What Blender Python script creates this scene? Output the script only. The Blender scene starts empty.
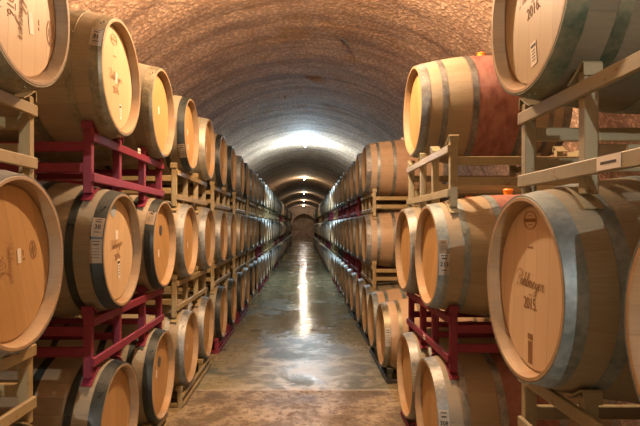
import bpy, bmesh, math, random
from mathutils import Vector, noise, Matrix
random.seed(7)
PI = math.pi
scene = bpy.context.scene
COL = scene.collection

# ------------------------------------------------------------------ measures
EYE = 1.42
R_END, R_BIL, B_LEN = 0.285, 0.350, 0.95
FX_L, FX_R = 0.91, 0.71           # aisle-side plane of the barrel fronts
CAVE_R, CAVE_Z = 2.55, 1.07

# ------------------------------------------------------------------ node helpers
def new_mat(name):
    m = bpy.data.materials.new(name); m.use_nodes = True
    nt = m.node_tree; nt.nodes.clear()
    out = nt.nodes.new('ShaderNodeOutputMaterial')
    bs = nt.nodes.new('ShaderNodeBsdfPrincipled')
    nt.links.new(bs.outputs[0], out.inputs[0])
    return m, nt, bs
class N:
    def __init__(s, nt): s.nt = nt
    def put(s, sock, v):
        if isinstance(v, bpy.types.NodeSocket): s.nt.links.new(v, sock)
        elif v is not None: sock.default_value = v
    def math(s, op, a, b=None, c=None, clamp=False):
        n = s.nt.nodes.new('ShaderNodeMath'); n.operation = op; n.use_clamp = clamp
        s.put(n.inputs[0], a)
        if b is not None: s.put(n.inputs[1], b)
        if c is not None: s.put(n.inputs[2], c)
        return n.outputs[0]
    def mix(s, f, a, b, mode='MIX'):
        n = s.nt.nodes.new('ShaderNodeMix'); n.data_type = 'RGBA'; n.blend_type = mode
        s.put(n.inputs[0], f); s.put(n.inputs[6], a); s.put(n.inputs[7], b)
        return n.outputs[2]
    def noise(s, vec, scale, detail=3, rough=.55, dist=0):
        n = s.nt.nodes.new('ShaderNodeTexNoise')
        s.put(n.inputs['Vector'], vec); n.inputs['Scale'].default_value = scale
        n.inputs['Detail'].default_value = detail; n.inputs['Roughness'].default_value = rough
        n.inputs['Distortion'].default_value = dist
        return n.outputs[0]
    def voro(s, vec, scale, feat='F1'):
        n = s.nt.nodes.new('ShaderNodeTexVoronoi'); n.feature = feat
        s.put(n.inputs['Vector'], vec); n.inputs['Scale'].default_value = scale
        return n.outputs['Distance']
    def ramp(s, f, stops, interp='LINEAR'):
        n = s.nt.nodes.new('ShaderNodeValToRGB'); cr = n.color_ramp; cr.interpolation = interp
        while len(cr.elements) < len(stops): cr.elements.new(.5)
        for e, (p, c) in zip(cr.elements, stops):
            e.position = p; e.color = c if len(c) == 4 else (*c, 1)
        s.put(n.inputs[0], f); return n.outputs[0]
    def sep(s, v):
        n = s.nt.nodes.new('ShaderNodeSeparateXYZ'); s.put(n.inputs[0], v); return n.outputs
    def comb(s, x, y, z):
        n = s.nt.nodes.new('ShaderNodeCombineXYZ')
        s.put(n.inputs[0], x); s.put(n.inputs[1], y); s.put(n.inputs[2], z); return n.outputs[0]
    def obj(s): return s.nt.nodes.new('ShaderNodeTexCoord').outputs['Object']
    def rand(s): return s.nt.nodes.new('ShaderNodeObjectInfo').outputs['Random']
    def white(s, w, vec=None):
        n = s.nt.nodes.new('ShaderNodeTexWhiteNoise'); n.noise_dimensions = '1D'
        s.put(n.inputs['W'], w); return n.outputs['Value']
    def bump(s, h, strength, dist, normal=None):
        n = s.nt.nodes.new('ShaderNodeBump'); s.put(n.inputs['Height'], h)
        n.inputs['Strength'].default_value = strength; n.inputs['Distance'].default_value = dist
        if normal is not None: s.put(n.inputs['Normal'], normal)
        return n.outputs[0]
    def smooth(s, v, a, b, lo=0., hi=1.):
        n = s.nt.nodes.new('ShaderNodeMapRange'); n.interpolation_type = 'SMOOTHSTEP'
        s.put(n.inputs[0], v)
        for i, x in enumerate((a, b, lo, hi)): n.inputs[i+1].default_value = x
        return n.outputs[0]

def oak_body(name, c_lo, c_hi, stain=0.0, grey=0.3):
    m, nt, bs = new_mat(name); n = N(nt)
    co = n.obj(); x, y, z = n.sep(co); rnd = n.rand()
    zz = n.math('SUBTRACT', z, R_BIL)
    ang = n.math('ARCTAN2', y, zz)
    r28 = n.math('ADD', n.math('MULTIPLY', ang, 27/(2*PI)), 40.0)
    r28 = n.math('ADD', r28, rnd)
    idx = n.math('FLOOR', r28); fr = n.math('FRACT', r28)
    tint = n.white(n.math('ADD', idx, n.math('MULTIPLY', rnd, 713.)))
    gv = n.comb(n.math('MULTIPLY', x, 2.2), n.math('ADD', n.math('MULTIPLY', ang, 9.0), n.math('MULTIPLY', tint, 20.)), n.math('MULTIPLY', rnd, 50.))
    grain = n.noise(gv, 5.0, 5, .65)
    f = n.math('ADD', n.math('MULTIPLY', tint, .45), n.math('MULTIPLY', grain, .75))
    f = n.math('SUBTRACT', f, .12, clamp=True)
    colr = n.mix(f, (*c_lo, 1), (*c_hi, 1))
    # weathered greying patches
    gp = n.noise(n.comb(n.math('MULTIPLY', x, 1.), n.math('MULTIPLY', ang, .5), n.math('MULTIPLY', rnd, 31.)), 3.2, 3)
    ends = n.smooth(n.math('ABSOLUTE', x), .15, .34, .35, 1.)
    gm = n.math('MULTIPLY', n.smooth(gp, .25, .62), n.math('MULTIPLY', ends, grey))
    colr = n.mix(gm, colr, n.mix(grain, (.15, .145, .10, 1), (.30, .275, .20, 1)))
    if stain > 0:
        ed = n.math('ADD', n.math('ABSOLUTE', x), n.math('MULTIPLY', n.math('SUBTRACT', grain, .5), .02))
        sm = n.smooth(ed, .165, .18, 1., 0.)
        dr = n.noise(n.comb(n.math('MULTIPLY', x, 6.), n.math('MULTIPLY', ang, 1.1), rnd), 2.6, 4, .6)
        sm = n.math('MULTIPLY', sm, n.math('MULTIPLY', n.smooth(dr, .25, .6, .72, 1.), stain))
        scol = n.mix(n.smooth(dr, .4, .7), (.29, .105, .095, 1), (.16, .045, .045, 1))
        colr = n.mix(sm, colr, scol)
    edge = n.math('ABSOLUTE', n.math('SUBTRACT', fr, .5))
    seam = n.smooth(edge, .482, .499)
    colr = n.mix(n.math('MULTIPLY', seam, .34), colr, (.11, .07, .04, 1))
    rv = n.math('ADD', n.math('MULTIPLY', n.white(n.math('MULTIPLY', rnd, 91.)), .35), .82)
    colr = n.mix(1.0, colr, n.comb(rv, rv, rv), 'MULTIPLY')
    nt.links.new(colr, bs.inputs['Base Color'])
    bs.inputs['Roughness'].default_value = .62
    h = n.math('SUBTRACT', n.math('MULTIPLY', grain, .4), seam)
    nt.links.new(n.bump(h, .35, .003), bs.inputs['Normal'])
    return m

def oak_head(name, c_lo, c_hi, rot=None):
    m, nt, bs = new_mat(name); n = N(nt)
    co = n.obj(); x, y, z = n.sep(co); rnd = n.rand()
    th = n.math('MULTIPLY', n.white(n.math('MULTIPLY', rnd, 37.)), 6.28) if rot is None else rot
    zz = n.math('SUBTRACT', z, R_BIL)
    c, s = n.math('COSINE', th), n.math('SINE', th)
    p = n.math('ADD', n.math('MULTIPLY', y, c), n.math('MULTIPLY', zz, s))
    q = n.math('SUBTRACT', n.math('MULTIPLY', zz, c), n.math('MULTIPLY', y, s))
    b = n.math('ADD', n.math('MULTIPLY', p, 1/.082), 20.35)
    tint = n.white(n.math('ADD', n.math('FLOOR', b), n.math('MULTIPLY', rnd, 391.)))
    fr = n.math('FRACT', b)
    gv = n.comb(n.math('MULTIPLY', p, 7.5), n.math('ADD', n.math('MULTIPLY', q, 1.), n.math('MULTIPLY', tint, 7.)), n.math('MULTIPLY', rnd, 60.))
    grain = n.noise(gv, 6.5, 4, .6, .5)
    fig = n.noise(gv, 1.6, 2, .5, 1.2)
    f = n.math('ADD', n.math('MULTIPLY', tint, .42), n.math('ADD', n.math('MULTIPLY', grain, .35), n.math('MULTIPLY', fig, .35)))
    f = n.math('SUBTRACT', f, .05, clamp=True)
    colr = n.mix(f, (*c_lo, 1), (*c_hi, 1))
    seam = n.smooth(n.math('ABSOLUTE', n.math('SUBTRACT', fr, .5)), .482, .498)
    colr = n.mix(n.math('MULTIPLY', seam, .6), colr, (.16, .085, .035, 1))
    rv = n.math('ADD', n.math('MULTIPLY', n.white(n.math('MULTIPLY', rnd, 17.)), .22), .86)
    colr = n.mix(1.0, colr, n.comb(rv, rv, rv), 'MULTIPLY')
    nt.links.new(colr, bs.inputs['Base Color'])
    bs.inputs['Roughness'].default_value = .5
    nt.links.new(n.bump(n.math('SUBTRACT', n.math('MULTIPLY', grain, .3), seam), .25, .002), bs.inputs['Normal'])
    return m

def metal(name, c1, c2, rough=.38, metallic=.9):
    m, nt, bs = new_mat(name); n = N(nt)
    co = n.obj(); rnd = n.rand(); x, y, z = n.sep(co)
    v = n.comb(x, n.math('ADD', y, n.math('MULTIPLY', rnd, 9.)), z)
    a = n.noise(v, 9, 4, .65); b = n.noise(v, 55, 3, .6)
    f = n.smooth(n.math('ADD', n.math('MULTIPLY', a, .7), n.math('MULTIPLY', b, .3)), .32, .66)
    nt.links.new(n.mix(f, (*c1, 1), (*c2, 1)), bs.inputs['Base Color'])
    bs.inputs['Metallic'].default_value = metallic
    nt.links.new(n.smooth(a, .3, .7, rough-.08, rough+.14), bs.inputs['Roughness'])
    nt.links.new(n.bump(b, .12, .001), bs.inputs['Normal'])
    return m

def paint(name, c, chip=(.12, .06, .035), amount=.5, rough=.5):
    m, nt, bs = new_mat(name); n = N(nt)
    co = n.obj(); rnd = n.rand(); x, y, z = n.sep(co)
    v = n.comb(x, n.math('ADD', y, n.math('MULTIPLY', rnd, 9.)), z)
    a = n.noise(v, 5, 3); b = n.noise(v, 26, 5, .7)
    f = n.smooth(b, .60, .68, 0, amount)
    base = n.mix(n.smooth(a, .3, .7), (*[k*.82 for k in c], 1), (*c, 1))
    nt.links.new(n.mix(f, base, (*chip, 1)), bs.inputs['Base Color'])
    bs.inputs['Roughness'].default_value = rough
    nt.links.new(n.bump(b, .15, .002), bs.inputs['Normal'])
    return m

def flat(name, c, rough=.6, emit=None, strength=0):
    m, nt, bs = new_mat(name)
    bs.inputs['Base Color'].default_value = (*c, 1); bs.inputs['Roughness'].default_value = rough
    if emit:
        bs.inputs['Emission Color'].default_value = (*emit, 1); bs.inputs['Emission Strength'].default_value = strength
    return m

M = {}
M['body'] = oak_body('oak_staves', (.19, .135, .078), (.385, .30, .185), 0, .8)
M['body_stained'] = oak_body('wine_stained_oak_staves', (.20, .145, .085), (.38, .305, .195), .85, .7)
M['body_dull'] = oak_body('weathered_oak_staves', (.145, .12, .078), (.29, .245, .16), 0, .85)
M['body_dark'] = oak_body('dark_olive_oak_staves', (.06, .055, .03), (.14, .12, .07), 0, .5)
M['body_new'] = oak_body('pale_new_oak_staves', (.40, .27, .165), (.62, .47, .31), .22, .2)
M['chime'] = oak_body('oak_chime', (.26, .15, .062), (.41, .26, .12), 0, .35)
M['head'] = oak_head('oak_head', (.33, .19, .07), (.56, .35, .145))
M['head_old'] = oak_head('weathered_oak_head', (.30, .23, .13), (.42, .335, .20), rot=0.06)
M['head_pale'] = oak_head('pale_oak_head', (.56, .41, .25), (.66, .52, .35), rot=0.06)
M['head_plain'] = oak_head('oak_head_upright_grain', (.46, .325, .175), (.57, .43, .26), rot=0.06)
M['galv'] = metal('galvanised_steel', (.14, .15, .145), (.34, .36, .35), .52, .6)
M['galv_blue'] = metal('blue_grey_galvanised_steel', (.13, .175, .185), (.29, .35, .36), .55, .5)
M['bronze'] = metal('tarnished_steel', (.14, .13, .085), (.33, .31, .22), .48, .6)
M['green'] = metal('greened_steel', (.07, .12, .085), (.24, .24, .16), .5, .65)
M['dark_steel'] = metal('dark_steel', (.09, .095, .09), (.22, .23, .22), .5, .6)
M['black'] = metal('black_painted_steel', (.008, .013, .012), (.030, .040, .036), .48, .2)
M['brass'] = metal('yellowed_steel', (.30, .28, .21), (.48, .46, .37), .5, .6)
M['tan'] = paint('tan_rack_paint', (.35, .27, .13), (.20, .09, .035), .8)
M['cream'] = paint('khaki_rack_paint', (.32, .285, .175), (.18, .085, .035), .85)
M['maroon'] = paint('maroon_rack_paint', (.20, .017, .042), (.05, .015, .02), .5, .6)
M['darkrack'] = paint('dark_rack_paint', (.045, .05, .045), (.12, .08, .05), .5)
M['paper'] = flat('label_paper', (.70, .66, .58), .7)
M['paper_tan'] = flat('tan_label_paper', (.48, .38, .26), .7)
M['ink'] = flat('black_ink', (.03, .022, .018), .7)
M['burn'] = flat('branded_oak', (.25, .13, .055), .8)
M['burn_light'] = flat('faint_branded_oak', (.36, .20, .09), .8)
M['bung'] = flat('orange_silicone', (.95, .30, .02), .45)
M['bung_pale'] = flat('pale_silicone', (.55, .42, .30), .5)
M['blue_sticker'] = flat('blue_grey_sticker', (.33, .42, .47), .5)
M['dark_sticker'] = flat('dark_grey_sticker', (.07, .075, .08), .5)
M['lampmetal'] = flat('lamp_metal', (.25, .25, .25), .4)
M['blue_cloth'] = flat('bright_blue_plastic', (.02, .35, .75), .5)

# ------------------------------------------------------------------ mesh helpers
def link(o, parent=None):
    COL.objects.link(o)
    if parent: o.parent = parent
    return o
def mesh_from(bm, name, mats, smooth=True):
    me = bpy.data.meshes.new(name); bm.normal_update(); bm.to_mesh(me); bm.free()
    for m in (mats if isinstance(mats, (list, tuple)) else [mats]): me.materials.append(m)
    if smooth:
        for p in me.polygons: p.use_smooth = True
        try: me.set_sharp_from_angle(angle=math.radians(35))
        except Exception: pass
    return me
def obj(name, me, parent=None):
    return link(bpy.data.objects.new(name, me), parent)
def tag(o, label=None, cat=None, group=None, kind=None):
    if label: o['label'] = label
    if cat: o['category'] = cat
    if group: o['group'] = group
    if kind: o['kind'] = kind
    return o
def empty(name, loc, rz=0):
    o = bpy.data.objects.new(name, None); COL.objects.link(o)
    o.location = loc; o.rotation_euler = (0, 0, rz); o.empty_display_size = .1
    return o
def lathe(bm, prof, seg, mat=0, closed=False):
    """revolve (x, r) profile about the barrel axis (local x, at height R_BIL)"""
    rings = []
    for x, r in prof:
        if r < 1e-5: rings.append([bm.verts.new((x, 0, R_BIL))])
        else: rings.append([bm.verts.new((x, r*math.sin(2*PI*k/seg), R_BIL + r*math.cos(2*PI*k/seg))) for k in range(seg)])
    pairs = list(zip(rings, rings[1:]))
    if closed: pairs.append((rings[-1], rings[0]))
    for a, b in pairs:
        for k in range(seg):
            k2 = (k+1) % seg
            if len(a) == 1 and len(b) == 1: continue
            if len(a) == 1: f = bm.faces.new((a[0], b[k2], b[k]))
            elif len(b) == 1: f = bm.faces.new((a[k], a[k2], b[0]))
            else: f = bm.faces.new((a[k], a[k2], b[k2], b[k]))
            f.material_index = mat
def box(bm, x0, x1, y0, y1, z0, z1, mat=0):
    vs = [bm.verts.new(p) for p in ((x0,y0,z0),(x1,y0,z0),(x1,y1,z0),(x0,y1,z0),(x0,y0,z1),(x1,y0,z1),(x1,y1,z1),(x0,y1,z1))]
    for q in ((0,3,2,1),(4,5,6,7),(0,1,5,4),(1,2,6,5),(2,3,7,6),(3,0,4,7)):
        bm.faces.new([vs[i] for i in q]).material_index = mat
def strip_solid(bm, pts, w0, w1, t):
    """a plate of thickness t that follows pts (y, z) and spans x from w0 to w1"""
    rows = []
    for i, (py, pz) in enumerate(pts):
        a = Vector(pts[max(i-1, 0)]); b = Vector(pts[min(i+1, len(pts)-1)])
        d = (b-a).normalized(); ny, nz = d.y*t, -d.x*t
        if nz > 0: ny, nz = -ny, -nz
        rows.append([bm.verts.new(p) for p in ((w0, py, pz), (w1, py, pz), (w1, py+ny, pz+nz), (w0, py+ny, pz+nz))])
    for a, b in zip(rows, rows[1:]):
        for j in range(4): bm.faces.new((a[j], a[(j+1) % 4], b[(j+1) % 4], b[j]))
    bm.faces.new(rows[0][::-1]); bm.faces.new(rows[-1])
    bmesh.ops.recalc_face_normals(bm, faces=bm.faces[:])
def bevel(bm, w=.003, seg=1):
    bmesh.ops.bevel(bm, geom=bm.edges[:], offset=w, segments=seg, affect='EDGES', profile=.5)

H = B_LEN/2
def rad(x): return R_END + (R_BIL-R_END)*(1-(x/H)**2)
# ------------------------------------------------------------------ barrel pieces; local front is x = -H
REC = .040
HOOPS = [(-H+.001, -H+.056), (-H+.125, -H+.160), (-H+.305, -H+.345)]
HOOPS = HOOPS + [(-b, -a) for a, b in HOOPS[::-1]]
def body_profile(nx):
    pr = [(-H+REC+.012, R_END-.027), (-H+.006, R_END-.018), (-H, R_END-.014), (-H, R_END-.004), (-H+.003, R_END)]
    for i in range(1, nx): 
        x = -H + B_LEN*i/nx; pr.append((x, rad(x)))
    return pr + [(-a, b) for a, b in pr[:5][::-1]]
_cache = {}
def body_mesh(mat):
    k = ('body', mat)
    if k not in _cache:
        bm = bmesh.new(); lathe(bm, body_profile(16), 72)
        n = 72
        _cache[k] = mesh_from(bm, 'staves', [M[mat], M['chime']])
        for p in _cache[k].polygons:
            c = p.center; r = math.hypot(c.y, c.z-R_BIL)
            if abs(c.x) > H-.06 and r < R_END-.003: p.material_index = 1
    return _cache[k]
def head_mesh(mat='head'):
    k = ('head', mat)
    if k not in _cache:
        bm = bmesh.new(); x = -H+REC
        lathe(bm, [(x, 0), (x, .12), (x, R_END-.034), (x+.007, R_END-.0245), (x+.02, R_END-.024), (x+.02, 0)], 64)
        _cache[k] = mesh_from(bm, 'head', M[mat])
    return _cache[k]
def hoop_bm(bm, a, b, seg, rivets=True, mat=0):
    t = .0022
    lathe(bm, [(a, rad(a)-.001), (a, rad(a)+t), (b, rad(b)+t), (b, rad(b)-.001)], seg, mat, closed=True)
    if rivets:
        mx = (a+b)/2
        for dx, da in ((-.010, 0), (.010, .0), (0, .06)):
            th = 2.2 + a*3 + da
            c = Vector((mx+dx, (rad(mx)+t)*math.sin(th), R_BIL+(rad(mx)+t)*math.cos(th)))
            bmesh.ops.create_icosphere(bm, subdivisions=1, radius=.0055, matrix=Matrix.Translation(c))
            th = -2.2+a*2+da
            c = Vector((mx+dx, (rad(mx)+t)*math.sin(th), R_BIL+(rad(mx)+t)*math.cos(th)))
            bmesh.ops.create_icosphere(bm, subdivisions=1, radius=.0055, matrix=Matrix.Translation(c))
def hoop_mesh(i, mat):
    k = ('hoop', i, mat)
    if k not in _cache:
        bm = bmesh.new(); hoop_bm(bm, *HOOPS[i], 72); _cache[k] = mesh_from(bm, 'hoop', M[mat])
    return _cache[k]
def bung_mesh(mat):
    k = ('bung', mat)
    if k not in _cache:
        bm = bmesh.new()
        bmesh.ops.create_cone(bm, cap_ends=True, segments=20, radius1=.022, radius2=.027, depth=.03, matrix=Matrix.Translation((0, 0, 2*R_BIL+.012)))
        bmesh.ops.create_cone(bm, cap_ends=True, segments=20, radius1=.030, radius2=.024, depth=.008, matrix=Matrix.Translation((0, 0, 2*R_BIL+.029)))
        _cache[k] = mesh_from(bm, 'bung', M[mat])
    return _cache[k]
def far_mesh(bmat, hmat, lod):
    k = ('far', bmat, hmat, lod)
    if k not in _cache:
        seg = 40 if lod == 1 else 28
        bm = bmesh.new(); lathe(bm, body_profile(8 if lod == 1 else 6), seg, 0)
        for f in bm.faces:
            c = f.calc_center_median()
            if abs(c.x) > H-.06 and math.hypot(c.y, c.z-R_BIL) < R_END-.003: f.material_index = 3
        for s in (1, -1):
            x = -H+REC
            lathe(bm, [(s*x, 0), (s*x, R_END-.024)], seg, 1)
        for a, b in HOOPS: hoop_bm(bm, a, b, seg, False, 2)
        me = mesh_from(bm, 'barrel', [M[bmat], M['head'], M[hmat], M['chime']])
        _cache[k] = me
    return _cache[k]

ORD = ['zeroth','nearest','second','third','fourth','fifth','sixth','seventh','eighth','ninth','tenth','eleventh','twelfth','thirteenth','fourteenth','fifteenth','sixteenth','seventeenth','eighteenth','nineteenth','twentieth']
TENS = {20:'twenty', 30:'thirty', 40:'forty'}
def ordinal(n):
    if n <= 20: return ORD[n]
    t, r = n//10*10, n % 10
    if r == 0: return {30:'thirtieth', 40:'fortieth', 50:'fiftieth'}[t]
    return TENS[t] + '-' + ('first' if r == 1 else ORD[r])

HNAME = {'dark_steel':'dark steel', 'galv':'galvanised', 'galv_blue':'blue-grey', 'bronze':'tarnished', 'green':'greenish', 'black':'black', 'brass':'yellowed'}
BARRELS = {}
def barrel(side, tier, n, fx, y, zc, bmat='body', hmat='galv', label=None, bung='bung_pale', headmat='head', tilt=0):
    """side -1 left / +1 right; zc = height of the axis"""
    cx = side*(fx+H)
    far = y > 14.2
    if label is None:
        label = f"oak barrel with {HNAME[hmat]} hoops, {ordinal(n)} from camera in {tier} tier of {'left' if side<0 else 'right'} row"
    group = f"barrels in the {tier} tier of the {'left' if side<0 else 'right'} row"
    rz = 0 if side > 0 else PI
    rz += math.radians(tilt)
    loc = (cx, y, zc-R_BIL)
    roll = random.uniform(-1, 1)
    if far:
        o = obj('wine_barrel', far_mesh(bmat, hmat, 1 if y < 24 else 2))
        o.location = loc; o.rotation_euler = (0, 0, rz)
        tag(o, label, 'barrel', group)
    else:
        o = empty('wine_barrel', loc, rz); tag(o, label, 'barrel', group)
        obj('staves', body_mesh(bmat), o)
        h = obj('head', head_mesh(headmat), o)
        h2 = obj('head', head_mesh('head'), o); h2.rotation_euler = (0, 0, PI)
        for i in range(6): obj('hoop', hoop_mesh(i, hmat), o)
        obj('bung', bung_mesh(bung), o)
    BARRELS[(side, tier, n)] = (o, fx, y, zc)
    return o

# ------------------------------------------------------------------ racks
RX0, RX1 = .098, .852      # front and back frame, measured inward from the barrel fronts
def rack_pieces(pitch, h, floor_rack=False):
    """list of (name, bmesh) in local coords: x from the barrel front plane inward, y about the rack centre, z up from its foot"""
    out = []
    RX1 = globals()['RX1'] + (.045 if floor_rack else 0)
    ph = .19
    ys = [-pitch/2-ph, -pitch/2+ph, pitch/2-ph, pitch/2+ph]
    ctr = [-pitch/2, -pitch/2, pitch/2, pitch/2]
    rb = rad(-H+RX0+.036)+.006            # barrel radius (with play) over a cradle plate
    def zt(dy): return h+CON-math.sqrt(rb*rb-dy*dy)       # underside of the barrel carried
    def zb_(dy): return -CON+math.sqrt(rb*rb-dy*dy)       # top of the barrel below
    for fx, s in ((RX0, 1), (RX1, -1)):
        w0, w1 = fx-.026, fx+.026
        for i, y in enumerate(ys):
            out_d = 1 if y > ctr[i] else -1      # side of its barrel this post stands on
            ztop = zt(ph-.018)-.006
            lo = 0 if floor_rack else zb_(ph-.018)+.007
            if i in (0, 3) and not floor_rack: lo = zb_(ph-.018)+.001
            bm = bmesh.new()
            box(bm, fx-.02, fx+.02, y-.017, y+.017, lo, ztop); bevel(bm, .003)
            out.append(('post', bm))
            # curled cradle plate that hugs the barrel above
            bm = bmesh.new()
            pts = [(y+out_d*.024, zt(ph+.02)-.050), (y+out_d*.023, zt(ph+.02)-.018), (y+out_d*.016, zt(ph+.012)-.004)]
            pts += [(y+out_d*q, zt(ph+q)) for q in (.002, -.016, -.038, -.065)]
            strip_solid(bm, pts, w0, w1, .005)
            out.append(('cradle', bm))
            if not floor_rack:
                bm = bmesh.new()
                pts = [(y+out_d*q, zb_(ph+q)+.006) for q in (.03, .01, -.01, -.04, -.07)]
                strip_solid(bm, pts, w0, w1, .005)
                out.append(('foot_plate', bm))
        xa = fx-.026*s
        zr = ((h-.10, h-.058), (.075, .117)) if not floor_rack else ((max(h-.098, .05), max(h-.066, .078)), (.012, .045)) if h > .15 else ((.010, .042),)
        for z0, z1 in zr:
            bm = bmesh.new(); box(bm, xa-.008, xa+.008, ys[0]-.017, ys[3]+.017, z0, z1); bevel(bm, .003)
            out.append(('rail', bm))
    zb = (h*.33, h*.60) if not floor_rack else (.006,)
    bh = .045 if not floor_rack else .03
    for y in (ys[0], ys[3]):
        for z0 in zb:
            bm = bmesh.new(); box(bm, RX0+.018, RX1-.018, y-.014, y+.014, z0, z0+bh); bevel(bm, .003)
            out.append(('cross_beam', bm))
    for y in (ys[1], ys[2]):
        bm = bmesh.new(); z0 = zb[0]; box(bm, RX0+.018, RX1-.018, y-.014, y+.014, z0, z0+min(bh, .035)); bevel(bm, .003)
        out.append(('cross_beam', bm))
    return out
_rk = {}
RACKS = {}
def rack(side, tiername, n, fx, yc, z, h, pitch, mat, label=None, floor_rack=False):
    cname = {'tan':'tan', 'cream':'khaki', 'maroon':'maroon', 'darkrack':'dark grey'}[mat]
    far = yc > 12.5
    key = (round(pitch, 3), round(h, 3), floor_rack, far, mat)
    if key not in _rk:
        pcs = rack_pieces(pitch, h, floor_rack)
        if far:
            big = bmesh.new()
            for nm, bm in pcs:
                me = bpy.data.meshes.new('t'); bm.to_mesh(me); bm.free(); big.from_mesh(me); bpy.data.meshes.remove(me)
            _rk[key] = mesh_from(big, 'barrel_rack', M[mat], False)
        else:
            _rk[key] = [(nm, mesh_from(bm, nm, M[mat], False)) for nm, bm in pcs]
    d = _rk[key]
    sidew = 'left' if side < 0 else 'right'
    if label is None:
        where = {'top':'under the %s pair of top-tier barrels', 'middle':'under the %s pair of middle-tier barrels', 'bottom':'on the floor under the %s pair of barrels'}[tiername] % ordinal(n)
        label = f"{cname} steel rack {where}, {sidew} row"
    group = f"steel racks under the {tiername} tier of the {sidew} row"
    loc = (side*fx, yc, z); rz = 0 if side > 0 else PI
    if far:
        o = obj('barrel_rack', d); o.location = loc; o.rotation_euler = (0, 0, rz)
    else:
        o = empty('barrel_rack', loc, rz)
        for nm, me in d: obj(nm, me, o)
    tag(o, label, 'barrel rack', group)
    RACKS[(side, tiername, n)] = o
    return o

# ------------------------------------------------------------------ the rows
CON = .252    # vertical distance from a barrel's axis to where a rack post touches it
def stack(side, k, fx, ys, zs, cols, bodies, hoops, tiers=('bottom', 'middle', 'top'), which=None, labels={}, racklabels={}, cnt=None, bungs={}, heads={}, rack_y=None, dy=(0, 0, 0), dx=(0, 0, 0), rdx=(0, 0, 0)):
    pitch = ys[1]-ys[0]
    yc = (ys[0]+ys[1])/2
    for t, tn in enumerate(('bottom', 'middle', 'top')):
        if tn not in tiers: continue
        z_top = zs[t]-CON
        z_bot = 0 if t == 0 else zs[t-1]+CON
        rack(side, tn, k, fx+rdx[t]-(.045 if t == 0 else 0), yc+dy[t], z_bot, z_top-z_bot, pitch, cols[t], racklabels.get(tn), floor_rack=(t == 0))
        for j in (0, 1):
            if which and j not in which[t]: continue
            cnt[tn] += 1
            nn = cnt[tn]
            y = ys[j]+dy[t]
            barrel(side, tn, nn, fx+dx[t]+random.uniform(-.008, .008), y, zs[t], bodies(t, nn), hoops(t, nn), labels.get((tn, nn)), bungs.get((tn, nn), 'bung_pale'), heads.get((tn, nn), 'head'))

# ---- left row
ZL = (.43, 1.30, 2.17)
def l_body(t, n):
    return ['body', 'body', 'body', 'body_dull', 'body', 'body_stained'][(n*5+t*3) % 6] if n > 1 else 'body'
LH = {2: ['bronze', 'galv', 'bronze', 'black', 'brass', 'black', 'black', 'galv', 'black', 'galv'],
      1: ['galv', 'black', 'black', 'galv', 'galv', 'galv', 'galv', 'brass', 'galv', 'galv'],
      0: ['galv', 'black', 'black', 'galv', 'galv', 'black', 'black', 'black', 'galv', 'black']}
LH[2][1] = 'bronze'
def l_hoop(t, n): return LH[t][n-1] if n <= 10 else ('galv', 'galv', 'black', 'galv', 'galv_blue')[(n*7+t*3) % 5]
lab_L = {
 ('top', 1): 'big oak barrel cropped by the top left corner, head branded with year 2016',
 ('top', 2): 'top-tier oak barrel numbered 31 on the maroon rack, left row',
 ('top', 3): 'top-tier oak barrel at the far end of the left maroon rack',
 ('top', 4): 'oak barrel with black hoops nearest the camera on a tan rack, top left tier',
 ('middle', 1): 'large oak barrel cropped by the left edge, between two tan racks',
 ('middle', 2): 'oak barrel with black hoops and blue round sticker, between two maroon racks at left',
 ('middle', 3): 'black-hooped oak barrel with dark round sticker, behind the one numbered 38',
 ('bottom', 1): 'bottom-tier oak barrel under the tan rack in the lower left corner',
 ('bottom', 2): 'black-hooped oak barrel under the near end of the lower left maroon rack',
 ('bottom', 3): 'black-hooped bottom-tier barrel with dark round sticker, under far end of maroon rack',
 ('bottom', 4): 'bottom-tier barrel with galvanised hoops on near end of tan floor rack, left row',
}
rk_L1 = {'top': 'tan steel rack cropped by the left edge under the 2016 barrel', 'middle': 'tan steel rack in the lower left corner under a cropped barrel', 'bottom': 'tan floor rack under the cropped barrel in the lower left corner'}
rk_L2 = {'top': 'upper maroon steel rack in the left row, under the barrel numbered 31', 'middle': 'lower maroon steel rack in the left row, under the blue-stickered barrel', 'bottom': 'tan floor rack under the two nearest black-hooped bottom barrels, left row'}
cnt = {'bottom': 0, 'middle': 0, 'top': 0}
stack(-1, 1, FX_L, (.89, 1.705), ZL, ('tan', 'tan', 'tan'), l_body, l_hoop, which=((1,), (1,), (1,)), labels=lab_L, racklabels=rk_L1, cnt=cnt, heads={('top', 1): 'head_plain'}, dx=(0, 0, -.022), rdx=(0, 0, -.004))
stack(-1, 2, FX_L, (2.655, 3.475), ZL, ('tan', 'maroon', 'maroon'), l_body, l_hoop, labels=lab_L, racklabels=rk_L2, cnt=cnt, heads={('top', 2): 'head_plain', ('middle', 2): 'head_plain'}, dx=(.02, .005, .01), rdx=(.02, .005, .005))
stack(-1, 3, FX_L, (4.28, 5.10), ZL, ('tan', 'tan', 'tan'), l_body, l_hoop, labels=lab_L, cnt=cnt)
for k in range(4, 25):
    y0 = 6.0+(k-4)*1.82
    cols = {4: ('maroon', 'tan', 'tan'), 5: ('maroon', 'tan', 'tan'), 6: ('tan', 'tan', 'tan')}.get(k, (random.choice(['maroon', 'tan', 'darkrack']), random.choice(['tan', 'tan', 'maroon', 'darkrack']), 'maroon' if k in (13, 14, 17, 19) else 'tan'))
    stack(-1, k, FX_L, (y0, y0+.84), ZL, cols, l_body, l_hoop, labels=lab_L, cnt=cnt)

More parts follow.
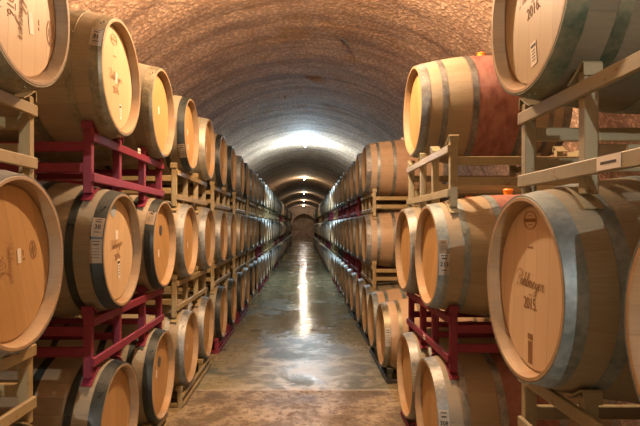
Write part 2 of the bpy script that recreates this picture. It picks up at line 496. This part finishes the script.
# ---- right row
def r_body(t, n):
    return ['body', 'body_stained', 'body', 'body_dull', 'body_stained'][(n*3+t*2) % 5]
def r_hoop(t, n): return ('galv', 'galv', 'galv', 'galv', 'galv_blue', 'galv', 'bronze')[(n*5+t*3) % 7]
cnt = {'bottom': 0, 'middle': 0, 'top': 0}
lab_R = {
 ('bottom', 1): 'bottom-tier oak barrel under the khaki rack in the lower right corner',
 ('middle', 1): 'oak barrel cropped by the right edge beside the large 2015 barrel',
 ('middle', 2): 'large oak barrel with blue-grey hoops, head branded with year 2015',
 ('top', 1): 'large dull barrel with greenish hoops resting on khaki rack, top right corner',
 ('bottom', 2): 'bottom-tier oak barrel with paper label numbered 308, lower right',
 ('middle', 3): 'oak barrel with paper label numbered 213 on the right maroon rack',
 ('bottom', 3): 'bottom-tier barrel just behind the one numbered 308, right row',
 ('middle', 4): 'oak barrel on far end of right maroon rack, behind the one numbered 213',
 ('top', 2): 'wine-stained reddish oak barrel alone on its rack, top tier right',
 ('bottom', 4): 'bottom barrel with long white label at near end of single-height stack, right row',
 ('bottom', 5): 'bottom barrel at far end of single-height stack, right row',
 ('middle', 5): 'middle-tier oak barrel showing its whole side just past the gap, right row',
 ('top', 3): 'top-tier oak barrel showing its whole side just past the gap, right row',
}
rb = lambda t, n: {(0,1):'body_dull',(1,1):'body',(1,2):'body_dull',(2,1):'body_dark',(0,2):'body_stained',(1,3):'body_stained',(0,3):'body_dull',(1,4):'body',(2,2):'body_stained',(0,4):'body_new',(0,5):'body_new',(1,5):'body_new',(2,3):'body_new'}.get((t, n), r_body(t, n))
rh = lambda t, n: {(1,1):'galv_blue',(1,2):'galv_blue',(2,1):'green',(0,1):'galv',(2,2):'dark_steel',(2,3):'galv'}.get((t, n), r_hoop(t, n))
bR = {('bottom', 4): 'dark_sticker', ('bottom', 5): 'dark_sticker', ('top', 2): 'bung', ('middle', 3): 'bung', ('middle', 4): 'bung'}
stack(1, 1, FX_R, (.825, 1.63), (.385, 1.228, 2.125), ('cream', 'cream', 'cream'), rb, rh, which=((1,), (0, 1), (1,)), labels=lab_R, cnt=cnt, heads={('middle', 2): 'head_pale', ('top', 1): 'head_old'}, dx=(-.02, -.028, -.022), rdx=(-.018, -.020, -.020),
      racklabels={'top': 'khaki steel rack holding the big greenish-hooped barrel, upper right', 'middle': 'rusty khaki steel rack under the 2015 barrel, lower right', 'bottom': 'khaki floor rack below the 2015 barrel stack'})
stack(1, 2, FX_R, (3.0, 3.70), (.362, 1.25, 2.165), ('maroon', 'maroon', 'cream'), rb, rh, which=((0, 1), (0, 1), ()), labels=lab_R, cnt=cnt, bungs=bR,
      racklabels={'top': 'rusty khaki steel rack under the reddish wine-stained barrel, right', 'middle': 'maroon steel rack under the barrel numbered 213, right', 'bottom': 'maroon floor rack under the barrel numbered 308, right'})
cnt['top'] += 1
o = barrel(1, 'top', 2, FX_R+.055, 3.68, 2.165, 'body_stained', 'dark_steel', lab_R[('top', 2)], 'bung')
o.scale = (1.03, 1.08, 1.08); o.location.z = 2.165+.060-R_BIL*1.08; o.location.x += .015
stack(1, 3, FX_R+.02, (4.90, 5.68), (.40, 1.25, 2.12), ('darkrack', 'maroon', 'tan'), rb, rh, tiers=('bottom',), labels=lab_R, cnt=cnt, bungs=bR,
      racklabels={'bottom': 'dark grey floor rack under the single-height pair of barrels, right row'})
for k in range(4, 24):
    y0 = 6.40+(k-4)*1.65
    cols = {4: ('darkrack', 'tan', 'tan'), 5: ('darkrack', 'maroon', 'maroon'), 6: ('tan', 'maroon', 'maroon')}.get(k, (random.choice(['darkrack', 'tan', 'maroon']), random.choice(['maroon', 'darkrack', 'tan']), random.choice(['maroon', 'maroon', 'tan'])))
    stack(1, k, FX_R+.04, (y0, y0+.76), (.40, 1.26, 2.12), cols, rb, rh, labels=lab_R, cnt=cnt)

# ------------------------------------------------------------------ brands, stickers and labels
def loc_of(key, X, Y, Z):
    """world point -> local point of the barrel"""
    o, fx, y, zc = BARRELS[key]; s = key[0]
    p = Vector((X-s*(fx+H), Y-y, Z-(zc-R_BIL)))
    return p if s > 0 else Vector((-p.x, -p.y, p.z))
def text_mesh(txt, size, shear=0., offset=0., extr=.0004):
    cu = bpy.data.curves.new('txt', 'FONT'); cu.body = txt; cu.size = size; cu.shear = shear
    cu.align_x = 'CENTER'; cu.align_y = 'CENTER'; cu.offset = offset; cu.extrude = extr; cu.resolution_u = 3
    o = bpy.data.objects.new('txt', cu); COL.objects.link(o)
    dg = bpy.context.evaluated_depsgraph_get(); dg.update()
    me = bpy.data.meshes.new_from_object(o.evaluated_get(dg))
    bpy.data.objects.remove(o); bpy.data.curves.remove(cu)
    return me
def on_head(key, bm_or_me, u, v, rot, mat, name, parent, lift=.0008, sx=1.):
    """place a flat drawing (x right, y up) on the aisle-side head; u, v metres right and up of the centre as seen from the aisle"""
    me = bm_or_me
    if isinstance(me, bmesh.types.BMesh):
        bm = me; me = bpy.data.meshes.new(name); bm.to_mesh(me); bm.free()
    me.materials.clear(); me.materials.append(M[mat])
    c, s = math.cos(rot), math.sin(rot)
    for vt in me.vertices:
        a, b, d = vt.co.x*sx, vt.co.y, vt.co.z
        p, q = u + a*c - b*s, v + a*s + b*c
        # local: front looks to -x; a viewer in the aisle sees local -y on the right
        vt.co = Vector((-H+REC-lift-d, -p, R_BIL+q))
    o = obj(name, me, parent); return o
# a cursive alphabet: pen strokes on a grid, x-height 1
PEN = {
 'P': (1.5, [[(.55,-.1),(.75,.9),(.95,1.9),(1.0,2.15)], [(-.35,1.35),(-.3,1.75),(.1,2.15),(.8,2.35),(1.5,2.2),(1.75,1.8),(1.5,1.35),(1.0,1.1),(.8,1.05)], [(.2,-.15),(.55,-.1),(.8,.05)]]),
 'a': (1.0, [[(.85,.85),(.5,1.0),(.15,.7),(.05,.3),(.25,.0),(.55,.15),(.85,.85),(.8,.2),(.95,.0),(1.15,.25)]]),
 'h': (1.05, [[(.1,.2),(.5,1.2),(.65,1.9),(.5,2.1),(.35,1.8),(.15,.0)], [(.2,.45),(.5,.95),(.75,.9),(.75,.4),(.85,.0),(1.1,.2)]]),
 'l': (.6, [[(.0,.2),(.4,1.1),(.6,1.85),(.45,2.1),(.3,1.75),(.2,.6),(.25,.05),(.45,.0),(.65,.25)]]),
 'm': (1.5, [[(.0,.6),(.2,.95),(.2,.0)], [(.2,.5),(.5,.98),(.65,.85),(.62,.0)], [(.65,.5),(.95,.98),(1.15,.85),(1.12,.2),(1.25,.0),(1.5,.25)]]),
 'e': (.85, [[(.0,.25),(.5,.55),(.65,.8),(.45,1.0),(.2,.75),(.12,.3),(.35,.0),(.65,.08),(.9,.35)]]),
 'y': (1.0, [[(.05,.7),(.2,.95),(.2,.35),(.4,.05),(.7,.3),(.85,.95)], [(.85,.95),(.7,-.3),(.45,-1.0),(.1,-1.1),(.0,-.8),(.4,-.3),(1.0,.2)]]),
 'r': (.8, [[(.0,.25),(.25,1.05),(.4,.85),(.6,.9),(.55,.3),(.7,.0),(1.0,.3)]]),
}
def pen_mesh(txt, unit, slant=.35, wd=.085):
    strokes, cx = [], 0.
    for ch in txt:
        adv, st = PEN[ch]
        for q in st: strokes.append([(cx+x+slant*y, y) for x, y in q])
        cx += adv
    bm = bmesh.new()
    for st in strokes:
        pts = []
        for i in range(len(st)-1):          # Catmull-Rom
            p0, p1, p2, p3 = (Vector(st[max(i-1, 0)]), Vector(st[i]), Vector(st[i+1]), Vector(st[min(i+2, len(st)-1)]))
            for k in range(5):
                t = k/5
                pts.append(.5*((2*p1)+(p2-p0)*t+(2*p0-5*p1+4*p2-p3)*t*t+(3*p1-p0-3*p2+p3)*t**3))
        pts.append(Vector(st[-1])); prev = None
        for i, p in enumerate(pts):
            d = (pts[min(i+1, len(pts)-1)]-pts[max(i-1, 0)]).normalized()
            w_ = wd*(1.25 if d.y < -.4 else .6)
            nn = Vector((-d.y, d.x))*w_
            row = [bm.verts.new(((q.x-cx/2)*unit, (q.y-.5)*unit, .0004)) for q in (p+nn, p-nn)]
            if prev: bm.faces.new((prev[0], prev[1], row[1], row[0]))
            prev = row
    me = bpy.data.meshes.new('pen'); bm.to_mesh(me); bm.free(); return me
def rect_bm(w, h, t=.0004, cx=0, cy=0, bm=None):
    bm = bm or bmesh.new(); box(bm, cx-w/2, cx+w/2, cy-h/2, cy+h/2, -t, t); return bm
def ring_bm(r, w, seg=40, bm=None, cx=0, cy=0, ax=1.):
    bm = bm or bmesh.new(); vs = []
    for k in range(seg):
        a = 2*PI*k/seg; vs.append([bm.verts.new((cx+ax*rr*math.cos(a), cy+rr*math.sin(a), z)) for rr, z in ((r, -.0004), (r, .0004), (r-w, .0004), (r-w, -.0004))])
    for k in range(seg):
        a, b = vs[k], vs[(k+1) % seg]
        for i in range(4): bm.faces.new((a[i], b[i], b[(i+1) % 4], a[(i+1) % 4]))
    return bm
def disc_bm(r, seg=32, ax=1.):
    bm = bmesh.new(); bmesh.ops.create_cone(bm, cap_ends=True, segments=seg, radius1=r, radius2=r, depth=.0008)
    for v in bm.verts: v.co.x *= ax
    return bm
def head_of(key):
    return [c for c in BARRELS[key][0].children if c.name.split('.')[0] == 'head'][0]
def brand(key, year, rot=0, u0=0, v0=0, ink='burn', emblem=True, k=1.0, barcode=True, script=True):
    h = head_of(key)
    c, s = math.cos(rot), math.sin(rot)
    def P(a, b): return u0 + k*(a*c-b*s), v0 + k*(a*s+b*c)
    if script:
        me = pen_mesh('Pahlmeyer', .0215*k)
        on_head(key, me, *P(-.01, .0), rot-.05, ink, 'brand_script', h)
        on_head(key, rect_bm(.022*k, .0022*k), *P(0, -.034), rot, ink, 'brand_dash', h)
    on_head(key, text_mesh(year, .054*k, 0, 0), *P(0, -.063), rot, ink, 'brand_year', h, sx=.80)
    if emblem:
        bm = ring_bm(.030*k, .0020, ax=1.6); ring_bm(.026*k, .001, bm=bm, ax=1.6)
        on_head(key, bm, *P(0, .20), rot, 'burn_light', 'brand_emblem', h)
        bm = rect_bm(.076*k, .011*k); rect_bm(.03*k, .002, cy=-.014*k, bm=bm); rect_bm(.03*k, .002, cy=.014*k, bm=bm)
        on_head(key, bm, *P(0, .20), rot, 'burn', 'brand_emblem_bar', h)
        bm = rect_bm(.010*k, .006, cx=-.012); rect_bm(.006*k, .007, cx=-.002, bm=bm); rect_bm(.010*k, .007, cx=.014, bm=bm)
        on_head(key, bm, *P(0, .115), rot, 'burn', 'brand_mark', h)
    if barcode:
        on_head(key, rect_bm(.034*k, .018*k), *P(0, -.165), rot, 'burn', 'brand_block', h)
        bm = bmesh.new()
        for i in range(7): rect_bm(.0016, .07*k, cx=(-.014+.0045*i)*k, bm=bm)
        on_head(key, bm, *P(0, -.215), rot, 'burn_light', 'brand_lines', h)
def hoop_label(key, ang, w, hgt, number=None, mat='paper', x0=.004, lines=True, bar=False):
    """paper wrapped on the head hoop, centre `ang` radians above horizontal on the side facing the entrance"""
    s = key[0]; o = BARRELS[key][0]
    xa = -H + x0; Rr = lambda x: rad(x)+.0032
    def put(a, b, lift=0.):   # a across (viewer's right positive), b up
        # viewer stands at smaller world y; barrel front at left for the right row, at right for the left row
        x = xa + w/2 + a if s > 0 else xa + w/2 - a
        th = ang + b/Rr(x)
        yy = -math.cos(th) if s > 0 else math.cos(th)
        return Vector((x, yy*(Rr(x)+lift), R_BIL+math.sin(th)*(Rr(x)+lift)))
    bm = bmesh.new(); n = 10
    rows = [[bm.verts.new(put(a, -hgt/2+hgt*i/n)) for a in (-w/2, 0, w/2)] for i in range(n+1)]
    for p, q in zip(rows, rows[1:]):
        for j in (0, 1): bm.faces.new((p[j], p[j+1], q[j+1], q[j]))
    bmesh.ops.solidify(bm, geom=bm.faces[:], thickness=.0005)
    lab = obj('paper_label', mesh_from(bm, 'paper_label', M[mat], False), o)
    if number:
        me = text_mesh(number, w*.62, 0, .0006)
        for v in me.vertices: v.co = put(v.co.x*.9, v.co.y - (.0 if not bar else -hgt*.05), .0016+v.co.z)
        me.materials.clear(); me.materials.append(M['ink']); obj('label_number', me, lab)
    if lines:
        bm = bmesh.new()
        def strip(cx, cy, ww, hh):
            vs = [bm.verts.new(put(cx+i*ww/2, cy+j*hh/2, .0012)) for i, j in ((-1, -1), (1, -1), (1, 1), (-1, 1))]
            bm.faces.new(vs)
        strip(0, hgt*.40, w*.62, hgt*.035); strip(0, hgt*.27, w*.5, hgt*.05)
        if number: strip(0, -hgt*.26, w*.5, hgt*.035)
        else:
            for q in range(4): strip(0, hgt*(.1-.12*q), w*.6, hgt*.02)
        obj('label_print', mesh_from(bm, 'label_print', M['ink'], False), lab)
        if bar:
            bm = bmesh.new()
            for i in range(8): strip((-.4+.11*i)*w, -hgt*.42, w*(.03+.03*(i % 2)), hgt*.14)
            obj('label_bars', mesh_from(bm, 'label_bars', M['ink'], False), lab)

R, L = 1, -1
brand((R, 'middle', 2), '2015.', 0, -.01, .01)
brand((R, 'top', 1), '2016.', .10, -.03, .045, barcode=False)
brand((L, 'top', 1), '2016.', -PI/2, .013, -.044, emblem=True, barcode=False)
brand((L, 'middle', 1), '2016.', -1.32, -.01, .0, 'burn_light', barcode=False, k=.75)
brand((L, 'top', 2), '2016.', .12, 0, -.0, barcode=False, k=.95)
brand((L, 'middle', 2), '2016.', .18, 0, .02, 'burn', barcode=False, k=.9, emblem=False)
def sticker(key, u, v, w, h, rot=0, mat='paper', lines=True):
    hd = head_of(key)
    st = on_head(key, rect_bm(w, h), u, v, rot, mat, 'head_sticker', hd, lift=.0012)
    if lines:
        bm = bmesh.new(); rect_bm(w*.8, h*.12, cy=h*.34, bm=bm)
        for q in range(4): rect_bm(w*.6, h*.03, cy=h*(.14-.14*q), bm=bm)
        on_head(key, bm, u, v, rot, 'ink', 'sticker_print', st, lift=.002)
sticker((R, 'top', 1), -.02, -.160, .040, .075, .1)
sticker((L, 'top', 1), .075, -.058, .028, .075, .15, lines=False)
sticker((L, 'top', 1), -.115, -.035, .04, .08, 0)
sticker((L, 'middle', 1), .045, .02, .022, .05, .1, lines=False)
sticker((L, 'top', 2), .01, 0.005, .022, .055, -.1, lines=False)
sticker((L, 'top', 2), .07, -.155, .03, .075, .15)
sticker((L, 'middle', 2), .0, .075, .04, .045, .1, lines=False)
sticker((L, 'middle', 2), .03, -.10, .035, .10, .1)
for key, u, v, m in (((L, 'middle', 2), -.05, .20, 'blue_sticker'), ((L, 'middle', 3), .02, .09, 'dark_sticker'), ((L, 'bottom', 3), .02, .08, 'dark_sticker')):
    on_head(key, disc_bm(.036), u, v, 0, m, 'round_sticker', head_of(key), lift=.0012)
for key, u, v, r in (((L, 'top', 3), .0, .02, .1), ((L, 'middle', 3), -.03, -.06, 0), ((L, 'top', 4), 0, .02, 0), ((L, 'top', 5), 0, .0, 0), ((L, 'bottom', 3), -.05, .02, 0), ((L, 'middle', 4), .04, -.04, .3), ((L, 'bottom', 4), 0, .0, .2), ((L, 'top', 4), .02, -.10, 0)):
    sticker(key, u, v, .028, .05, r, lines=False)
hoop_label((L, 'top', 2), .40, .052, .10, '31', 'paper')
hoop_label((L, 'middle', 2), .40, .05, .095, '38', 'paper_tan')
hoop_label((L, 'middle', 2), .02, .052, .110, None, 'paper_tan')
hoop_label((L, 'middle', 3), .62, .05, .10, None, 'paper_tan')
hoop_label((L, 'top', 4), -.62, .05, .12, None, 'paper_tan')
hoop_label((R, 'middle', 3), .22, .046, .07, None, 'paper_tan')
hoop_label((R, 'middle', 3), -.10, .050, .115, '213')
hoop_label((R, 'bottom', 2), .09, .050, .15, '308', bar=True)
hoop_label((R, 'bottom', 3), .10, .045, .11, None)
hoop_label((R, 'bottom', 4), .12, .045, .16, None)
hoop_label((R, 'top', 3), .0, .045, .12, None)
hoop_label((R, 'middle', 5), .0, .045, .12, None)
hoop_label((R, 'bottom', 12), .35, .10, .09, None, 'blue_cloth', lines=False)
# small white paper tag on the khaki rack and on the maroon rack
def rack_tag(rk, y, z, w, h, s):
    bm = bmesh.new(); x = RX0-.026-.0092
    box(bm, x-.0006, x+.0006, y-w/2, y+w/2, z-h/2, z+h/2)
    t = obj('rack_label', mesh_from(bm, 'rack_label', M['paper'], False), rk)
    bm = bmesh.new(); box(bm, x-.0014, x-.0004, y-w*.33, y+w*.33, z-h*.1, z+h*.08)
    obj('label_print', mesh_from(bm, 'label_print', M['ink'], False), t)
rack_tag(RACKS[(R, 'top', 1)], .06, .098, .10, .036, 1)
rack_tag(RACKS[(L, 'top', 2)], -.05, .315, .05, .03, -1)
rack_tag(RACKS[(R, 'middle', 2)], -.02, .098, .05, .03, 1)

# ------------------------------------------------------------------ cave
def cave_mat(name):
    m, nt, bs = new_mat(name); n = N(nt)
    co = n.obj(); x, y, z = n.sep(co)
    ang = n.math('ARCTAN2', x, n.math('SUBTRACT', z, CAVE_Z))
    sv = n.comb(n.math('MULTIPLY', ang, .9), n.math('MULTIPLY', y, 3.2), 0.)
    streak = n.noise(sv, 1.3, 5, .6, .8)
    mid = n.noise(co, 2.2, 4, .6)
    fine = n.noise(co, 30, 4, .75)
    wv = n.nt.nodes.new('ShaderNodeVectorMath'); wv.operation = 'ADD'; n.put(wv.inputs[0], co); n.put(wv.inputs[1], n.comb(n.math('MULTIPLY', fine, .06), n.math('MULTIPLY', mid, .06), n.math('MULTIPLY', fine, .05)))
    peb = n.voro(wv.outputs[0], 48)
    peb2 = n.voro(wv.outputs[0], 24)
    base = n.mix(n.smooth(mid, .3, .7), (.64, .43, .29, 1), (.84, .61, .43, 1))
    base = n.mix(n.smooth(streak, .42, .68, 0, .7), base, (.20, .14, .105, 1))
    base = n.mix(n.smooth(peb2, .30, .52, 0, .5), base, (.17, .09, .05, 1))
    base = n.mix(n.smooth(fine, .58, .72, 0, .5), base, (.14, .08, .05, 1))
    nt.links.new(base, bs.inputs['Base Color'])
    bs.inputs['Roughness'].default_value = .85; bs.inputs['Specular IOR Level'].default_value = .25
    h = n.math('ADD', n.math('MULTIPLY', fine, 1.1), n.math('MULTIPLY', peb, -.7))
    h = n.math('ADD', h, n.math('MULTIPLY', peb2, -1.1))
    b1 = n.bump(h, .75, .013)
    b2 = n.bump(streak, .35, .05, b1)
    nt.links.new(b2, bs.inputs['Normal'])
    return m
M['cave'] = cave_mat('sprayed_concrete')
def disp(p):
    q = Vector(p)
    a = noise.noise(q*1.1)*.010 + noise.noise(q*3.7)*.008 + noise.noise(q*9.)*.003
    st = noise.noise(Vector((math.atan2(q.x, q.z-CAVE_Z)*1.0, q.y*2.2, 3.)))*.006
    return a+st
def ysteps():
    ys, y = [], -12.
    while y < 57.05:
        ys.append(y); y += .06 if 1 < y < 10 else (.12 if -1 < y < 22 else .25)
    return ys+[57.1]
TH_F = math.acos(-CAVE_Z/CAVE_R)    # angle from the crown to the floor line
def vault(name, a0, a1, na):
    bm = bmesh.new(); prev = None
    for y in ysteps():
        row = []
        for i in range(na+1):
            th = a0+(a1-a0)*i/na
            p = Vector((CAVE_R*math.sin(th), y, CAVE_Z+CAVE_R*math.cos(th)))
            r = CAVE_R + disp(p)
            row.append(bm.verts.new((r*math.sin(th), y, CAVE_Z+r*math.cos(th) - (.03 if abs(abs(th)-TH_F) < 1e-6 else 0))))
        if prev:
            for i in range(na): bm.faces.new((prev[i], row[i], row[i+1], prev[i+1]))
        prev = row
    o = obj(name, mesh_from(bm, name, M['cave'], False))
    for p in o.data.polygons: p.use_smooth = True
    tag(o, kind='structure'); return o
TH_W = 1.15
o = vault('ceiling', -TH_W, TH_W, 96); tag(o, 'rough sprayed concrete cave vault arching over the aisle', None)
o = vault('wall_left', -TH_F, -TH_W, 30); tag(o, 'rough sprayed concrete cave wall behind the left barrels')
o = vault('wall_right', TH_W, TH_F, 30); tag(o, 'rough sprayed concrete cave wall behind the right barrels')

# end wall with a dark arched recess
def end_wall(y, name, recess):     # the recess is a real niche
    bm = bmesh.new()
    n = 40
    cx, hw, top = .10, 1.30, 2.75
    inner, outer = [], []
    inner.append((cx-hw, 0)); outer.append((-CAVE_R*math.sin(TH_F)-.1, 0))
    for i in range(n+1):
        th = -PI/2+PI*i/n
        inner.append((cx+hw*math.sin(th), 1.45+(top-1.45)*math.cos(th)))
        to = -TH_F+2*TH_F*i/n
        outer.append(((CAVE_R+.1)*math.sin(to), CAVE_Z+(CAVE_R+.1)*math.cos(to)))
    inner.append((cx+hw, 0)); outer.append((CAVE_R*math.sin(TH_F)+.1, 0))
    vi = [bm.verts.new((a, y, b)) for a, b in inner]; vo = [bm.verts.new((a, y, b)) for a, b in outer]
    vb = [bm.verts.new((a, y+recess, b)) for a, b in inner]
    for i in range(len(vi)-1):
        bm.faces.new((vi[i], vo[i], vo[i+1], vi[i+1])); bm.faces.new((vi[i], vi[i+1], vb[i+1], vb[i]))
    cb = bm.verts.new((cx, y+recess, 1.2))
    for i in range(len(vb)-1): bm.faces.new((cb, vb[i], vb[i+1]))
    bm.faces.new((cb, vb[-1], vb[0]))
    o = obj(name, mesh_from(bm, name, M['cave'], False)); tag(o, kind='structure'); return o
end_wall(57.0, 'wall_back', 1.6)
bm = bmesh.new(); box(bm, -2.7, 2.7, -12.3, -12.0, -.1, 3.8); o = obj('unseen_light_cap', mesh_from(bm, 'unseen_light_cap', M['cave'], False)); tag(o, kind='structure')  # unseen cap behind the camera, added to keep light inside the tunnel

# ------------------------------------------------------------------ floor
def floor_mat():
    m, nt, bs = new_mat('wet_concrete'); n = N(nt)
    co = n.obj(); x, y, z = n.sep(co)
    big = n.noise(co, .9, 4, .6, .4); med = n.noise(co, 3.4, 5, .65, .6); fin = n.noise(co, 38, 4, .6)
    wet_slab = n.smooth(y, 4.50, 4.54)
    mott = n.noise(co, 16, 5, .75, .3)
    dry = n.mix(n.smooth(med, .36, .64), (.13, .095, .045, 1), (.40, .32, .185, 1))
    dry = n.mix(n.smooth(mott, .46, .62, 0, .85), dry, (.12, .07, .03, 1))
    dry = n.mix(n.smooth(fin, .5, .7, 0, .3), dry, (.44, .38, .26, 1))
    wet = n.mix(n.smooth(big, .34, .64), (.10, .10, .05, 1), (.27, .24, .13, 1))
    wet = n.mix(n.smooth(med, .46, .66, 0, .75), wet, (.38, .34, .22, 1))
    wet = n.mix(n.smooth(mott, .52, .70, 0, .55), wet, (.12, .09, .05, 1))
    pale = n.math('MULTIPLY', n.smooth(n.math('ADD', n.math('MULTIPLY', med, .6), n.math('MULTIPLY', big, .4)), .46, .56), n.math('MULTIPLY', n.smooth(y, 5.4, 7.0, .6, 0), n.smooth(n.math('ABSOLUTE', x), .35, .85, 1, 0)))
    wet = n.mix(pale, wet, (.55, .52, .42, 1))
    spot = n.smooth(n.voro(co, 2.1), .10, .22, .55, 0)
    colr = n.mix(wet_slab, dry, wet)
    colr = n.mix(spot, colr, (.09, .055, .03, 1))
    # slab joints
    j = None
    for yj in (4.52, 10.0, 15.2, 21., 27., 33., 39., 45., 51., -1.):
        d = n.math('ABSOLUTE', n.math('SUBTRACT', y, yj)); k = n.smooth(d, .004, .012, 1, 0)
        j = k if j is None else n.math('MAXIMUM', j, k)
    colr = n.mix(n.math('MULTIPLY', j, .8), colr, (.60, .55, .45, 1))
    nt.links.new(colr, bs.inputs['Base Color'])
    wetm = n.smooth(n.math('ADD', n.math('MULTIPLY', big, .6), n.math('MULTIPLY', med, .4)), .38, .56)
    rw = n.math('ADD', n.math('SUBTRACT', n.smooth(wetm, 0, 1, .46, .24), n.smooth(y, 5.2, 7.5, -.06, .10)), n.math('MULTIPLY', n.math('SUBTRACT', mott, .5), .6))
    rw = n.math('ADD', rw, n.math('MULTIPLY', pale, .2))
    rd = n.math('ADD', n.smooth(wetm, 0, 1, .70, .50), n.math('MULTIPLY', n.math('SUBTRACT', mott, .5), .35))
    mr = nt.nodes.new('ShaderNodeMix'); n.put(mr.inputs[0], wet_slab); n.put(mr.inputs[2], rd); n.put(mr.inputs[3], rw)
    nt.links.new(mr.outputs[0], bs.inputs['Roughness'])
    h = n.math('ADD', n.math('MULTIPLY', n.noise(co, 6., 3, .5), .6), n.math('ADD', n.math('MULTIPLY', fin, .15), n.math('MULTIPLY', mott, .35)))
    nt.links.new(n.bump(h, .28, .010), bs.inputs['Normal'])
    bs.inputs['Specular IOR Level'].default_value = .36
    return m
M['floor'] = floor_mat()
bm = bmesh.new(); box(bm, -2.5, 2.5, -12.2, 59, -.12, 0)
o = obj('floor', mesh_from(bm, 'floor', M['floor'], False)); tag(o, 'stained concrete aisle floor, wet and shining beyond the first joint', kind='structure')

bm = bmesh.new()
bmesh.ops.create_cone(bm, cap_ends=True, segments=10, radius1=.014, radius2=.006, depth=.14, matrix=Matrix.Translation((0, 0, -.05)))
bmesh.ops.create_cone(bm, cap_ends=True, segments=10, radius1=.03, radius2=.03, depth=.012, matrix=Matrix.Translation((0, 0, -.004)))
o = obj('ceiling_spike', mesh_from(bm, 'ceiling_spike', M['darkrack'])); o.location = (.452, 5.98, 3.565); o.rotation_euler = (0, -.9, .3)
tag(o, 'small dark metal spike sticking out of the rough vault', 'spike')
# ------------------------------------------------------------------ lamps
LAMPS = [(-6.9, (1., .97, .90), 1080., 0), (3.3, (1., .66, .40), 350., 1), (13.4, (.60, .83, 1.), 340., 2), (23.6, (1., .84, .60), 80., 3),
         (33.8, (1., .92, .72), 45., 4), (44.0, (1., .84, .60), 65., 5), (54.4, (1., .93, .80), 70., 6)]
llab = {0: 'bare wall lamp on the vault behind the camera', 1: 'warm orange lamp on the vault just above the picture', 2: 'brightest bluish white lamp, nearest in view on the vault crown',
        3: 'second lamp in view on the vault crown, warm white', 4: 'small dim lamp on the vault crown, third in view', 5: 'fourth lamp in view on the vault crown, warm white', 6: 'farthest lamp on the vault crown, in front of the end wall'}
for y, c, pw, i in LAMPS:
    zt = CAVE_Z+CAVE_R
    x = .06
    e = empty('ceiling_lamp', (x, y, zt-.02)); tag(e, llab[i], 'lamp', 'lamps along the vault crown')
    bm = bmesh.new()
    bmesh.ops.create_cone(bm, cap_ends=True, segments=24, radius1=.055, radius2=.065, depth=.07, matrix=Matrix.Translation((0, 0, -.0)))
    bevel(bm, .004); obj('base', mesh_from(bm, 'base', M['lampmetal']), e)
    me_ = flat('lamp_glow_%d' % i, (1, 1, 1), .4, c, 60.); 
    bm = bmesh.new(); bmesh.ops.create_uvsphere(bm, u_segments=20, v_segments=12, radius=.032, matrix=Matrix.Translation((0, 0, -.245 if i < 2 else (-.11 if i == 2 else -.06))) @ Matrix.Scale(1.2, 4, (0, 0, 1)))
    if i < 3:
        hh = .19 if i < 2 else .07
        bmesh.ops.create_cone(bm, cap_ends=True, segments=12, radius1=.012, radius2=.012, depth=hh, matrix=Matrix.Translation((0, 0, -.03-hh/2)))
    obj('bulb', mesh_from(bm, 'bulb', me_), e)
    ld = bpy.data.lights.new('lamp_light', 'POINT'); ld.color = c; ld.energy = pw; ld.shadow_soft_size = .035
    lo = bpy.data.objects.new('bulb_light', ld); COL.objects.link(lo); lo.parent = e; lo.location = (0, 0, -.33 if i < 2 else (-.19 if i == 2 else -.115))

# ------------------------------------------------------------------ world, camera, view
w = bpy.data.worlds.new('World'); scene.world = w; w.use_nodes = True
w.node_tree.nodes['Background'].inputs[0].default_value = (.02, .02, .02, 1)
cam = bpy.data.cameras.new('camera'); co = bpy.data.objects.new('camera', cam); COL.objects.link(co)
co.location = (0, 0, EYE); co.rotation_euler = (PI/2, 0, 0)
cam.sensor_width = 36; cam.lens = 36*522/640
cam.shift_x = (320-303)/640; cam.shift_y = (226-213)/640
cam.clip_start = .05; cam.clip_end = 200
scene.camera = co
scene.view_settings.view_transform = 'Standard'; scene.view_settings.look = 'None'
scene.view_settings.gamma = 1; scene.view_settings.use_curve_mapping = False
scene.view_settings.exposure = 0.06
scene.cycles.max_bounces = 8; scene.cycles.diffuse_bounces = 5; scene.cycles.glossy_bounces = 4
scene.cycles.use_denoising = True
scene.cycles.sample_clamp_indirect = 6
